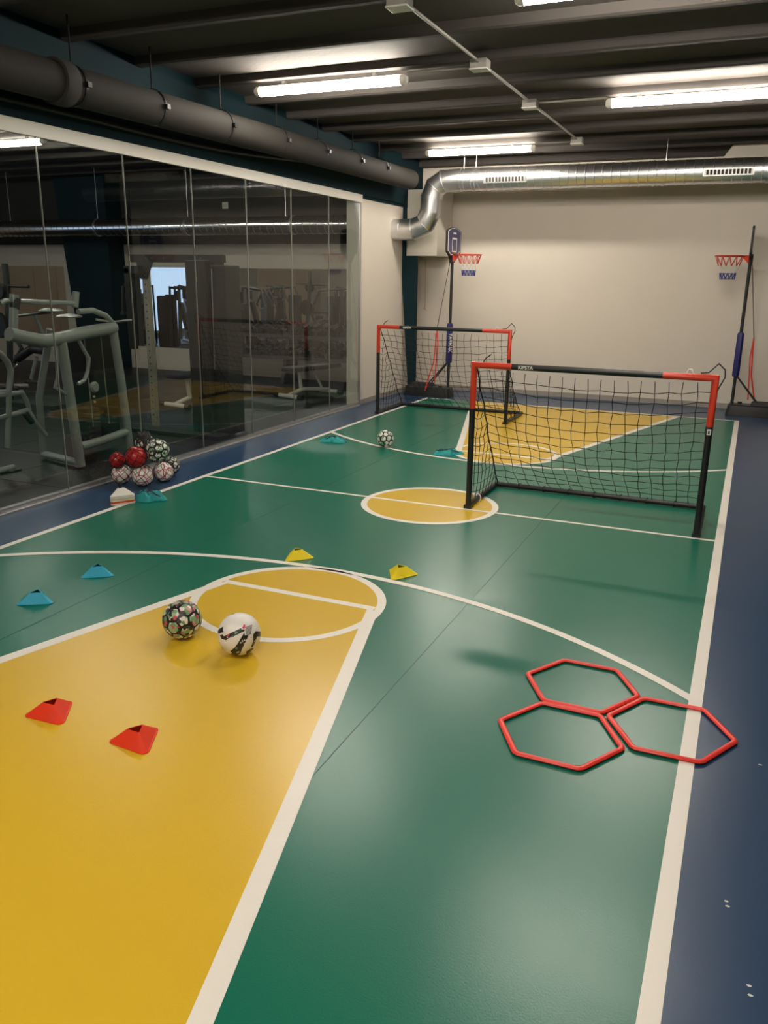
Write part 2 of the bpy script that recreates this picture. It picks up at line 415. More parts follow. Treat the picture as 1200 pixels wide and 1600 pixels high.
pp = thing('drain_pipe', 'thick dark grey pipe running along the ceiling above the glass wall', 'pipe', (-4.75,4,3.13))
MB().tube([(-4.75, YN+.01, 3.08), (-4.75, 4.4, 3.10), (-4.75, 8, 3.135), (-4.75, 11.7, 3.15)], .135, 28).build('pipe_body', M_PVC, pp, smooth=40)
def zp(y): return 3.10+.012*(y-4.4)
MB().lathe([(.135,4.92),(.155,4.925),(.155,5.05),(.148,5.06),(.135,5.065)],28,(-4.75,0,zp(5)),'y').build('coupling', M_PVC, pp, smooth=40)
for yy in (5.12, 6.02, 7.0, 8.0, 8.9, 9.8, 10.6):
    c = MB().lathe([(.136,yy-.012),(.141,yy-.011),(.141,yy+.011),(.136,yy+.012)],28,(-4.75,0,zp(yy)),'y').box((-4.62,yy-.02,zp(yy)-.02),(-4.585,yy+.02,zp(yy)+.015)).build('pipe_clamp', M_DARKM, pp, smooth=30)
    MB().tube([(-4.75,yy,zp(yy)+.13),(-4.75,yy,ZC-.005)], .007, 6).build('hanger_rod', M_DARKM, pp)
hose = [Vector((-4.98, 5.6+.3*i, 2.985-.05*math.sin(i/12*PI)+.01*i)) for i in range(13)]
tag(MB().tube([(-5.055,4.0,2.98)]+[(-5.055,h.y,h.z) for h in hose]+[(-5.055,12.3,3.12)], .022, 10).build('sagging_cable', M_DARKM, None, smooth=60), 'thin dark cable sagging along the teal beam below the drain pipe', 'cable')

# ================================================================ ceiling lamps, boxes and conduits
M_TUBE = mat('lamp_diffuser', (.9, .88, .82), .4, emit=(1., .915, .80), estr=LAMP)
M_TUBE2 = mat('gym_lamp_diffuser', (.9, .88, .82), .4, emit=(1., .93, .84), estr=GYM_LAMP)
M_CAP = mat('lamp_end', (.80, .76, .68), .25)
def lamp(mt, label, loc, group):
    t = thing('tube_lamp', label, 'lamp', loc, 0, group, world=False)
    MB().box((-.74,-.028,.038),(.74,.028,.05)).build('lamp_body', M_WHITE, t, bevel=.003)
    prof = [(math.cos(a)*.046, math.sin(a)*.042+.012) for a in np.linspace(PI-.75, 2*PI+.75, 13)]
    MB().loft([[(x, y_, z_) for y_, z_ in prof] for x in (-.70, .70)]).build('diffuser', mt, t, smooth=40)
    for s in (-1, 1):
        MB().loft([[(s*x, y_*k, .02+(z_-.02)*k) for y_, z_ in prof] for x, k in ((.70,1.04),(.735,1.02),(.755,.8))]).build('end_cap', M_CAP, t, smooth=50)
    for s in (-.45, .45): MB().box((s-.015,-.02,.045),(s+.015,.02,.08)).build('mount_clip', M_ALU, t)
    return t
LZH = 3.415
L0 = lamp(M_TUBE, 'tube ceiling lamp fully in view left of the conduit, nearest the glass', (-3.71, 7.16, LZH), 'ceiling tube lamps')
for (x, y_, lb) in ((-3.59, 11.27, 'small far tube lamp above the bend of the silver duct'), (-.78, 8.74, 'tube ceiling lamp cut by the right edge of the photo'),
                    (-.79, 5.44, 'tube ceiling lamp at the very top edge of the photo')):
    dup(L0, (x, y_, LZH), 0, lb)
for i, (x, y_) in enumerate(((-.79, 1.3), (-3.71, .2), (-.79, -1.9))):
    dup(L0, (x, y_, LZH), 0, 'tube ceiling lamp out of view above and behind the camera')
G0 = lamp(M_TUBE2, 'added gym lamp tube at the upper left, over a court lamp mirrored in the glass', (-9.40, 8.74, LZH), 'gym tube lamps')  # added at a court lamp's mirror image to strengthen its floor highlight
for x, y_ in ((-6.46, 7.16), (-9.38, 5.0), (-13.4, 6.2), (-9.2, .6)):  # first one added unseen above the glass top, for a floor highlight
    dup(G0, (x, y_, LZH), 0, 'gym tube lamp out of view behind the glass wall')
wir = thing('ceiling_conduit', 'pale grey cable conduit running lengthwise between the ceiling lamps', 'conduit', (-2.26,8,3.47))
MB().tube([(-2.27,YN+.1,3.478),(-2.27,11.1,3.478)], .012, 8).build('conduit_run', M_CONDUIT, wir, smooth=60)
for y_, x1 in ((5.36, -1.53), (7.16, -2.95), (8.74, -1.53), (11.22, -2.83)):
    MB().tube([(-2.27,y_,3.475),(x1,y_,3.475 if y_ != 11.22 else 3.475)], .011, 8).build('conduit_branch', M_CONDUIT, wir, smooth=60)
for i, (y_, lb) in enumerate(((5.36, 'nearest'), (7.05, 'second'), (8.72, 'third'), (11.10, 'farthest'))):
    jb = MB().box((-2.34,y_-.06,3.425),(-2.20,y_+.06,3.498)).build('junction_box', M_CONDUIT, None, bevel=.006)
    tag(jb, '%s white junction box on the ceiling conduit counted from the camera' % lb, 'junction box', 'junction boxes')
    MB().box((-2.345,y_-.065,3.418),(-2.195,y_+.065,3.430)).build('box_lid', M_WHITE, jb, bevel=.004)

# ================================================================ football goals
def lerp(a, b, t): return a+(b-a)*t
def goal(name, label, x0, x1, yf, yb, zt, seed, cells=18):
    t = thing(name, label, 'goal', ((x0+x1)/2, yf, 0), 0, 'small football goals')
    r = .0245; w_ = x1-x0; rl = .265*w_/1.72 if True else 0
    rd = .34
    MB().tube([(x0,yf,zt-rd),(x0,yf,zt),(x0+rl+.03,yf,zt)], r, 16).build('corner_tube', M_RED, t, smooth=50)['label'] = 'red corner tube'
    MB().tube([(x1,yf,zt-rd),(x1,yf,zt),(x1-rl-.08,yf,zt)], r, 16).build('corner_tube', M_RED, t, smooth=50)['label'] = 'red corner tube'
    MB().tube([(x0+rl+.03,yf,zt),(x1-rl-.08,yf,zt)], r*.97, 16).build('crossbar', M_BLACK, t, smooth=50)
    for x in (x0, x1):
        po = MB().tube([(x,yf,zt-rd),(x,yf,.03)], r*.97, 16).build('post', M_BLACK, t, smooth=50)
        s = 1 if x == x0 else -1
        MB().tube([(x,yf,.026),(x,yb,.026)], r*.95, 12).box((x-.03,yf-.03,.001),(x+.03,yf+.05,.03)).build('side_rail', M_BLACK, t, smooth=50)
        # gusset plate with a curved inner edge between post and rail
        arc = [(yf+.012,.15)]+[(yf+.13-.118*math.cos(a), .15-.11*math.sin(a)) for a in np.linspace(.2, PI/2, 7)]+[(yf+.14,.03),(yf+.012,.03)]
        MB().loft([[(x-.006,yy,zz) for yy,zz in arc],[(x+.006,yy,zz) for yy,zz in arc]]).build('gusset', M_BLACK, t)
    MB().tube([(x0,yb,.026),(x1,yb,.026)], r*.95, 12).build('back_rail', M_BLACK, t, smooth=50)
    # net: back panel from crossbar to back rail, triangular sides
    net = MB(); rn = random.Random(seed); cr = .0027
    nu, nv = cells, 14
    xi0, xi1 = x0+.02, x1-.02
    jit = lambda a: rn.uniform(-a, a)
    def bp(u, v):
        # cord profile: hangs down and slightly back, then reaches the rail
        s = math.sin(PI*u)
        prof = .33*v+.67*v**2.2
        yy = lerp(yf+.02, yb-.01, prof*(.55+.45*v)+.10*math.sin(PI*v)*(1-.4*s))
        zz = lerp(zt-.03-.03*(1-abs(2*u-1)**2), .045, v) - .05*math.sin(PI*v)*s
        xx = lerp(xi0, xi1, u)+.05*math.sin(PI*v)*(.5-u)*1.2 + .03*math.sin(PI*v)*math.sin(5*u+seed)
        return Vector((xx, yy, zz))
    P_ = [[bp(i/nu, j/nv)+Vector((jit(.009), jit(.01), jit(.009)))*(0 if j in (0, nv) else 1) for j in range(nv+1)] for i in range(nu+1)]
    for i in range(nu+1): net.tube(P_[i], cr if 0 < i < nu else .006, 4)
    for j in range(1, nv+1): net.tube([P_[i][j] for i in range(nu+1)], cr, 4)
    for j in range(1, nv):                                 # little knots
        for i in range(0, nu+1): net.sphere(P_[i][j], .0045, 5, 3)
    for side, i in ((x0, 0), (x1, nu)):
        edge = P_[i]; ns = 6; rows = []
        for j in range(0, nv+1):
            e = edge[j]; a = Vector((side, yf+.02, e.z+.01)); row = []
            wdt = (e-a).length; nn = max(1, int(wdt/.085)+1)
            for kx in range(nn+1):
                q = a.lerp(e, kx/nn); q.z -= .035*math.sin(PI*kx/nn)*(1 if j else 0)+.01*((kx % 2)*.6); q.y += jit(.004)
                row.append(q)
            if j: net.tube(row, cr, 4)
            rows.append(row)
        for j in range(len(rows)-1):
            A, B = rows[j], rows[j+1]
            for kx in range(1, min(len(A), len(B))-1): net.tube([A[kx], B[kx]], cr, 4)
            if len(B) > len(A) and len(A) > 1: net.tube([A[-1], B[-2]], cr, 4)
        net.tube([Vector((side+.0,yf+.0,zt-.02)), Vector((side,yf+.03,zt*.6)), Vector((side,yf+.03,.06))], .004, 4)
    o = net.build('net', M_NET, t); o['kind'] = 'stuff'
    # ties at the back rail and elastic loops at the top corners
    for i in range(1, 8):
        x = lerp(x0, x1, i/8); MB().tube([(x+.028*math.cos(a)*.3, yb+.030*math.cos(a), .026+.026*math.sin(a)) for a in np.linspace(0, 2*PI, 9)[:-1]], .004, 5, closed=True).build('tie', M_NET, t)
    MB().tube([(x1-.10,yf,zt+.03),(x1-.05,yf+.01,zt+.035),(x1+.01,yf+.01,zt+.10),(x1+.055,yf,zt+.06),(x1+.06,yf,zt+.01),(x1+.03,yf,zt-.06),(x1+.02,yf+.01,zt-.09)], .0045, 6).build('elastic_cord', M_NET, t, smooth=60)
    MB().tube([(x0+.07,yf,zt+.02),(x0+.09,yf,zt+.055),(x0+.13,yf+.01,zt+.085)], .0045, 6).build('elastic_cord', M_NET, t, smooth=60)
    MB().tube([(x1-.19,yf,zt+.025),(x1-.18,yf,zt+.05),(x1-.16,yf,zt+.05),(x1-.15,yf,zt+.025)], .005, 6).build('cord_clip', M_WHITE, t, smooth=60)
    text_part('lettering', 'KIPSTA', .036, M_WHITE, t, Matrix.Translation((x0+rl+.14-(x0+x1)/2, -r-.001, zt))@Matrix.Rotation(PI/2, 4, 'X'), .0006)
    return t
g1 = goal('football_goal', 'nearer football goal, red cornered black frame standing on the halfway line', -1.93, -.182, 6.16, 6.96, 1.155, 3)
MB().tube([(-1.93+.03*math.cos(a),6.40,.03+.036*math.sin(a)) for a in np.linspace(0, 2*PI, 13)[:-1]], .006, 6, closed=True).build('white_tie', M_WHITE, g1, smooth=60)
MB().box((-.182-.014,6.16-.0255,.76),(-.182+.014,6.16-.0235,.80)).build('sticker', M_WHITE, g1)
MB().box((-.182-.006,6.16-.0265,.768),(-.182+.006,6.16-.0255,.790)).build('sticker_print', M_DGREY, g1)
g2 = goal('football_goal', 'farther football goal, red cornered black frame standing near the left corner', -4.545, -2.745, 10.19, 11.02, 1.165, 8)

# ================================================================ basketball stands
def hoop_stand(name, label, loc, rz):
    """local +x is where the rim points"""
    t = thing(name, label, 'basketball hoop', loc, rz, 'children\'s basketball stands', world=False)
    # base: low moulded water tank
    def rrect(x0, x1, y0, y1, z, rr=.05):
        pts = []
        for cxx, cyy, a0 in ((x1-rr,y1-rr,0),(x0+rr,y1-rr,PI/2),(x0+rr,y0+rr,PI),(x1-rr,y0+rr,1.5*PI)):
            pts += [(cxx+rr*math.cos(a0+i*PI/8), cyy+rr*math.sin(a0+i*PI/8), z) for i in range(5)]
        return pts
    MB().loft([rrect(-.71,.07,-.135,.135,0), rrect(-.71,.07,-.135,.135,.015), rrect(-.69,.05,-.12,.12,.14), rrect(-.675,.035,-.105,.105,.155)]).build('base', M_BLACK, t, smooth=35)
    MB().loft([rrect(-.62,-.24,-.095,.095,.156,.04), rrect(-.60,-.26,-.08,.08,.20,.03)]).build('tank_top', M_BLKM, t, smooth=35)
    MB().lathe([(.001,.0),(.03,.0),(.03,.02),(.001,.02)],14,(-.10,-.08,.155)).build('filler_cap', M_BLKM, t, smooth=35)
    MB().tube([(0,0,.15),(0,0,2.06)], .022, 14).build('pole', M_BLKM, t, smooth=50)
    pad = [[(sx*hw, sy_*hw, z) for sx, sy_ in ((1,.4),(.4,1),(-.4,1),(-1,.4),(-1,-.4),(-.4,-1),(.4,-1),(1,-.4))] for z, hw in ((.53,.038),(.55,.046),(1.10,.044),(1.13,.036))]
    pd = MB().loft(pad).build('pole_pad', M_NAVY, t, smooth=30)
    MB().box((-.047,-.02,.80),(-.0455,.02,.83)).build('pad_mark', M_WHITE, pd)
    for s in (-1, 1):
        MB().tube([(0,s*.02,.56),(-.33,s*.08,.17)], .010, 8).build('brace', M_BLKM, t, smooth=50)
    # backboard: plane normal to x, rounded top, pointed bottom
    def outline(k, x):
        W, zb, zt = .30*k, 0, 0
        pts = []
        for yy in np.linspace(-1, 1, 11): pts.append((x, yy*W, 2.52-.06*(1-k)*6*.25-.05*yy*yy))
        pts += [(x, W, 2.17+.05*(1-k)*4), (x, W*.5, 2.11+.04*(1-k)*5), (x, -W*.5, 2.11+.04*(1-k)*5), (x, -W, 2.17+.05*(1-k)*4)]
        return pts
    bb = MB().loft([outline(1.0,-.004), outline(1.0,.022)]).build('backboard', M_BLKM, t)
    MB().loft([outline(.90,.0225), outline(.90,.0245)]).build('board_border', M_WHITE, bb)
    MB().loft([outline(.85,.0235), outline(.85,.0265)]).build('board_face', M_NAVYB, bb)
    x = .0265
    MB().box((x,-.10,2.17),(x+.001,.10,2.19)).box((x,-.10,2.35),(x+.001,.10,2.375)).box((x,-.10,2.17),(x+.001,-.082,2.375)).box((x,.082,2.17),(x+.001,.10,2.375)).build('target_square', M_WHITE, bb)
    MB().box((-.03,-.05,2.02),(.024,.05,2.16)).loft([[(-.01,-.27,2.20),(.0,-.27,2.20),(.0,.27,2.20),(-.01,.27,2.20)],[(-.01,-.03,1.99),(.0,-.03,1.99),(.0,.03,1.99),(-.01,.03,1.99)]]).build('board_bracket', M_BLKM, t)
    text_part('lettering', 'TARMAK', .036, M_WHITE, bb, Matrix.Translation((x, 0, 2.435))@Matrix.Rotation(PI/2, 4, 'Z')@Matrix.Rotation(PI/2, 4, 'X'))
    rc, rr, rz_ = .265, .182, 2.135
    rim = MB().tube([(rc+rr*math.cos(a), rr*math.sin(a), rz_) for a in np.linspace(0, 2*PI, 37)[:-1]], .009, 8, closed=True).build('rim', M_RED, t, smooth=60)
    MB().loft([[(.024,-.06,rz_+.008),(.024,.06,rz_+.008),(.024,.05,rz_-.10),(.024,-.05,rz_-.10)],[(.11,-.09,rz_+.006),(.11,.09,rz_+.006),(.11,.02,rz_-.01),(.11,-.02,rz_-.01)]]).build('rim_bracket', M_RED, t)
    n = 12; M_NW = mat('net_white', (.7,.66,.6), .8); M_NR = mat('net_red', (.55,.07,.05), .8); M_NB = mat('net_blue', (.03,.05,.25), .8)
    lv = [(rz_,.182,M_NR,.0045),(rz_-.13,.135,M_NW,.0035),(rz_-.22,.105,M_NB,.005),(rz_-.30,.095,None,0)]
    for k_ in range(3):
        mb = MB()
        for i in range(n):
            for d in (-.5, .5):
                a0 = 2*PI*(i+.5*(k_ % 2))/n; a1 = a0+d*2*PI/n
                mb.tube([(rc+lv[k_][1]*math.cos(a0), lv[k_][1]*math.sin(a0), lv[k_][0]), (rc+lv[k_+1][1]*math.cos(a1), lv[k_+1][1]*math.sin(a1), lv[k_+1][0])], lv[k_][3], 5)
        if k_ == 2:
            for zz, rr2 in ((lv[2][0]-.01,.104),(lv[3][0]+.005,.096)): mb.tube([(rc+rr2*math.cos(a), rr2*math.sin(a), zz) for a in np.linspace(0,2*PI,25)[:-1]], .0045, 5, closed=True)
        mb.build(('net_top','net_middle','net_bottom')[k_], lv[k_][2], t)['label'] = ('red cords of the net','white cords of the net','blue lower edge of the net')[k_]
    # return cord and red straps
    MB().tube([(-.03,-.02,2.02),(-.17,-.10,1.06)], .005, 5).build('return_cord', M_BLKM, t)
    MB().tube([(-.17,-.10,1.06),(-.19,-.12,.70),(-.20,-.13,.55),(-.26,-.18,.30),(-.31,-.185,.10)], .010, 6, flat=.25).build('red_strap', M_ORRED, t, smooth=60)
    MB().tube([(-.17,-.10,1.06),(-.155,-.09,.80),(-.18,-.08,.50),(-.20,-.07,.21)], .009, 6, flat=.25).build('red_strap', M_ORRED, t, smooth=60)
    return t
hs = hoop_stand('basketball_stand', 'left basketball stand with navy backboard facing right in the corner', (-4.235, 12.185, 0), math.radians(-1))
hs2 = dup(hs, (-.118, 12.50, 0), PI, 'right basketball stand with its hoop pointing left, board edge on')
for c in hs.children:
    if c.name.startswith('pole_pad'):
        text_part('lettering', 'TARMAK', .072, M_WHITE, c, Matrix.Translation((.028,-.0435,.84))@Matrix.Rotation(math.radians(35),4,'Z')@Matrix.Rotation(PI/2,4,'X')@Matrix.Rotation(-PI/2,4,'Z'))
tag(MB().tube([onY(q, 13.06) for q in ((665,404),(664.5,440),(664,478))], .004, 5).tube([onY(q,13.05) for q in ((664,478),(662.5,482),(666,484))], .006, 5).build('hanging_cord', M_CONDUIT), 'thin cord with a hook hanging on the cream wall below the boxing', 'cord')

# ================================================================ hexagon hoops
def hexhoop(c, rot, label):
    t = thing('agility_hoop', label, 'agility hoop', (c[0], c[1], .0022), 0, 'red hexagonal agility hoops', world=False)
    pts = [(.252*math.cos(rot+i*PI/3), .252*math.sin(rot+i*PI/3), .008) for i in range(6)]
    fine = []
    for i in range(6):
        a, b = Vector(pts[i]), Vector(pts[(i+1) % 6]); fine += [a.lerp(b, .04), a.lerp(b, .96)]
    MB().tube(fine, .0125, 8, closed=True, flat=.62).build('hoop_ring', M_HEX, t, smooth=60)
    return t
hexhoop((-.512, 3.487), math.radians(0), 'upper left red hexagonal hoop, farthest from the camera')
hexhoop((-.514, 3.022), math.radians(-.5), 'lower left red hexagonal hoop, nearest to the yellow key')
hexhoop((-.103, 3.262), math.radians(1.5), 'right red hexagonal hoop lying across the white side line')

# ================================================================ marker cones
CONE = {}
for nm, col in (('red',(.78,.038,.005)),('blue',(.035,.36,.52)),('yellow',(.85,.66,.015)),('white',(.78,.74,.68)),('orange',(.80,.22,.03)),('cream',(.72,.66,.42))):
    CONE[nm] = mat('cone_'+nm, col, .5, spec=.25)
def cone_mesh(side=.190, h=.056, top=.060):
    """triangular flat marker: rounded corners, slightly bowed edges, open triangular top"""
    mb = MB()
    def tri(sd, z, rr, n=4, bow=0.):
        R_ = sd/math.sqrt(3)-rr*1.0; pts = []
        for k_ in range(3):
            a0 = k_*2*PI/3; cx_, cy_ = R_*math.cos(a0), R_*math.sin(a0)
            for i in range(n+1):
                a = a0-PI/3+i*2*PI/3/n; pts.append((cx_+rr*math.cos(a), cy_+rr*math.sin(a), z))
            am = a0+PI/3; d = (R_*.5+rr)-bow; pts.append((d*math.cos(am), d*math.sin(am), z))
        return pts
    mb.loft([tri(side,0,.022), tri(side,.003,.022), tri(side-.012,.006,.02,bow=.001), tri(top+.05,h*.62,.010,bow=.001), tri(top,h,.004), tri(top-.006,h-.001,.003), tri(side-.022,.003,.018), tri(side-.004,0,.022)], caps=False)
    return mb
cm = cone_mesh()
def cone(c, rot, col, label, z=.0018):
    o = cm.build('marker_cone', CONE[col], None, smooth=14); o.location = (c[0], c[1], z); o.rotation_euler.z = math.radians(rot)
    return tag(o, label, 'cone', 'flat marker cones')
for c_, rot, col, lb in (((-2.511,2.282),93,'red','red marker cone, the left one of the two on the yellow key'),
                        ((-2.046,2.263),86,'red','red marker cone, the right one of the two on the yellow key'),
                        ((-3.532,3.189),122,'blue','blue marker cone near the left edge, nearer to the camera'),
                        ((-3.528,3.673),127,'blue','blue marker cone on the green floor just below the white arc'),
                        ((-2.574,4.490),138,'yellow','yellow marker cone on the arc, farther from the camera'),
                        ((-1.830,4.485),146.6,'yellow','yellow marker cone on the arc right of the key circle')):
    cone(c_, rot, col, lb)
# the stack by the ball bag
pa, pb = onZ((175.6,790), 0), onZ((209,785.6), 0); ang_ = math.atan2(pb.y-pa.y, pb.x-pa.x)+PI/2
p = (pa+pb)/2+Vector((math.cos(ang_), math.sin(ang_), 0))*.049; seq = ['white','white','red','orange','white','cream','cream','white','white','white']
words = ['bottom','second lowest','third lowest','fourth lowest','fifth from the floor','sixth from the floor','seventh from the floor','third from the top','second from the top','top']
for i, c_ in enumerate(seq):
    o = cone((p.x, p.y), math.degrees(ang_), c_, '%s marker cone of the stack by the ball bag, %s' % (c_, words[i]), .0018+i*.0078); o['group'] = 'stacked marker cones'
hd = thing('cone_holder', 'black upright handle rising out of the stack of marker cones', 'holder', (p.x, p.y, 0))
MB().tube([(p.x,p.y,.004),(p.x,p.y,.145)], .014, 10).build('holder_rod', M_BLKM, hd, smooth=60)
MB().tube([(p.x-.012,p.y,.145),(p.x-.014,p.y,.165),(p.x+.014,p.y,.165),(p.x+.012,p.y,.145)], .008, 8).build('grip_loop', M_BLKM, hd, smooth=60)

# ================================================================ balls
def ico_faces():
    g = (1+5**.5)/2; V = [Vector(v).normalized() for v in [(-1,g,0),(1,g,0),(-1,-g,0),(1,-g,0),(0,-1,g),(0,1,g),(0,-1,-g),(0,1,-g),(g,0,-1),(g,0,1),(-g,0,-1),(-g,0,1)]]
    Fc = [(0,11,5),(0,5,1),(0,1,7),(0,7,10),(0,10,11),(1,5,9),(5,11,4),(11,10,2),(10,7,6),(7,1,8),(3,9,4),(3,4,2),(3,2,6),(3,6,8),(3,8,9),(4,9,5),(2,4,11),(6,2,10),(8,6,7),(9,8,1)]
    polys = []
    for a, b, c in Fc:
        A, B, C = V[a], V[b], V[c]; P6 = [A.lerp(B,1/3), A.lerp(B,2/3), B.lerp(C,1/3), B.lerp(C,2/3), C.lerp(A,1/3), C.lerp(A,2/3)]; polys.append(P6)
    for i, v in enumerate(V):
        nb = [j for j in range(12) if j != i and (V[j]-v).length < 1.2]
        x = (V[nb[0]]-v); x = (x-v*x.dot(v)).normalized(); y_ = v.cross(x)
        nb.sort(key=lambda j: math.atan2((V[j]-v).dot(y_), (V[j]-v).dot(x)))
        polys.append([v.lerp(V[j], 1/3) for j in nb])
    return polys
POLYS = ico_faces()
def panel_mb(mb, poly, r, inset):
    c = sum(poly, Vector())/len(poly); n = len(poly); pts = []
    for i in range(n):
        a, b = poly[i], poly[(i+1) % n]; pts += [a.lerp(b, t_) for t_ in (0, .33, .66)]
    lev = [(inset, .982), (inset*.96, 1.0), (.55, 1.003), (.18, 1.004)]
    rings = [[(c.lerp(p_, k_)).normalized()*r*h_ for p_ in pts] for k_, h_ in lev]
    mb.loft(rings, caps=False); o = len(mb.v); m_ = len(pts); mb.f.append(tuple(range(o-m_, o)))
M_CAMO = camo_mat('ball_camo', [(.16,.34,.15),(.75,.70,.62),(.02,.02,.02),(.30,.46,.26),(.50,.09,.12),(.80,.74,.66),(.05,.04,.04),(.22,.40,.20),(.62,.30,.30)], 46, 3)
M_CAMO2 = camo_mat('ball_camo_white', [(.75,.74,.64),(.25,.45,.28),(.80,.78,.70),(.70,.70,.62),(.05,.06,.04),(.78,.77,.68)], 45, 9)
M_BBLACK = mat('ball_black', (.012,.010,.012), .4)
def rot_all(o, e): o.rotation_euler = e
def panel_ball(q, r, label, m, rotation, parts, z=None, group='footballs'):
    c = onZ(q, r if z is None else z) ; 
    t = thing('football', label, 'ball', (c.x, c.y, c.z+.001), 0, group, world=False); t.rotation_euler = rotation
    MB().sphere((0,0,0), r*.984, 32, 20).build('ball_core', M_BBLACK, t, smooth=True)['label'] = 'black seams'
    if parts:
        for p_ in POLYS:
            mb = MB(); panel_mb(mb, p_, r, .82); mb.build('panel', m, t, smooth=60)
    else:
        mb = MB()
        for p_ in POLYS: panel_mb(mb, p_, r, .78)
        mb.build('panels', m, t, smooth=60)
    return t
b1 = panel_ball((284.5,968), .0995, 'football with black seams and green and red camouflage on the yellow key', M_CAMO, (.5,.9,.3), True)
b3 = panel_ball((602,685.5), .094, 'distant football with black seams standing alone left of the far arc', M_CAMO2, (.2,.4,.1), False)

# white ball with dark graphics: marks laid on the sphere
c2 = onZ((374,991.5), .103); RB = .105
t = thing('football', 'white football with dark diagonal graphics beside the camouflage ball', 'ball', (c2.x, c2.y, RB+.001), 0, 'footballs', world=False)
M_BW = mat('ball_white', (.80,.77,.72), .28, bump=.12, bscale=130)
MB().sphere((0,0,0), RB, 48, 32).build('ball_body', M_BW, t, smooth=True)
c2 = Vector((c2.x, c2.y, RB+.001))
fn = (EYE-c2).normalized(); fx = Vector((-fn.y, fn.x, 0)).normalized(); fx = fx if fx.dot(RT) > 0 else -fx; fy = fn.cross(fx); fy = fy if fy.z > 0 else -fy
def decal(polys, m, name, h=1.004):
    mb = bmesh.new()
    for poly in polys:
        vs = [mb.verts.new(((x-600)/430., -(y_-665)/430., 0)) for x, y_ in poly]
        mb.faces.new(vs)
    bmesh.ops.triangulate(mb, faces=mb.faces); bmesh.ops.subdivide_edges(mb, edges=mb.edges, cuts=3, use_grid_fill=True)
    for v in mb.verts:
        x, y_ = v.co.x, v.co.y; d = x*x+y_*y_
        if d > .985: s = math.sqrt(.985/d); x *= s; y_ *= s; d = .985
        v.co = (fx*x+fy*y_+fn*math.sqrt(1-d))*RB*h
    bmesh.ops.recalc_face_normals(mb, faces=mb.faces)
    me = bpy.data.meshes.new(name); mb.to_mesh(me); mb.free(); me.materials.append(m); me.shade_smooth()
    o = bpy.data.objects.new(name, me); COL.objects.link(o); o.parent = t; return o
M_INK = mat('ball_ink', (.022,.02,.018), .3)
decal([[(175,600),(200,545),(290,500),(285,590),(320,605),(200,630)], [(220,660),(280,650),(300,690),(500,610),(660,540),(640,575),(720,590),(690,620),(500,700),(390,735),(340,770),(250,735)],
       [(690,650),(710,700),(775,705),(700,850),(640,960),(590,1085),(480,1080),(410,1040),(450,1030),(410,990),(500,920),(560,850)],
       [(920,630),(1020,640),(1015,740),(940,740),(900,870),(840,945),(815,930),(865,820),(870,690)],
       [(230,880),(260,910),(330,1015),(290,1000)], [(720,1015),(840,950),(880,960),(780,1050),(720,1070)], [(455,255),(530,240),(520,256),(470,272)]], M_INK, 'dark_graphic')
decal([[(725,540+22*i),(860-4*i,495+24*i),(857-4*i,508+24*i),(722,552+22*i)] for i in range(8)], M_INK, 'striped_graphic')
decal([[(660,545),(680,520),(685,485),(720,490),(715,560),(680,575)], [(345,690),(405,650),(420,670),(370,705)]], mat('ball_pink', (.65,.05,.10), .3), 'pink_graphic', 1.006)
decal([[(505,640),(545,610),(580,640),(520,670)], [(430,700),(490,690),(500,712),(420,725)], [(510,920),(550,910),(560,950),(515,965)]], mat('ball_green', (.10,.24,.13), .3), 'green_graphic', 1.006)
decal([[(640,800),(655,780),(670,800),(660,830)], [(600,840),(625,815),(640,840),(615,850)], [(680,790),(700,775),(705,795),(690,810)], [(710,790),(740,775),(735,795),(715,805)], [(670,860),(710,840),(700,870)],
       [(530,1010),(590,1000),(585,1025),(530,1030)], [(880,830),(915,785),(910,815),(885,840)], [(870,880),(888,860),(885,885)], [(255,770),(300,770),(300,785),(262,785)], [(350,720),(385,700),(380,730)]], M_BW, 'white_lettering', 1.006)

# bag of balls by the glass
M_WR = crack_mat('ball_white_red', (.92,.85,.80), (.50,.02,.03), 13, .04, 2.)
M_REDB = mat('ball_red', (.50,.012,.012), .28)
spec = [('football', (190,740), .087, .087, 'wr', 'white ball with red lines, leftmost in front of the ball bag'),
        ('football', (222.8,743), .093, .093, 'wr', 'white ball with red lines, middle of the front row in the ball bag'),
        ('football', (255.6,737), .088, .088, 'wr', 'white ball with red lines, rightmost in front of the ball bag'),
        ('football', (212.5,714), .090, .27, 'red', 'big plain red ball lying on the front balls in the bag'),
        ('football', (246,704), .102, .31, 'blk', 'white ball with black seams, topmost in the ball bag'),
        ('football', (266,727), .085, .086, 'blk', 'white ball with black seams, behind the right end of the bag'),
        ('football', (183,719), .068, .228, 'red', 'small red ball at the left rear of the ball bag'),
        ('football', (226,692), .086, .345, 'blk', 'white ball with black seams at the back under the gathered black bag top')]
bag_balls = []
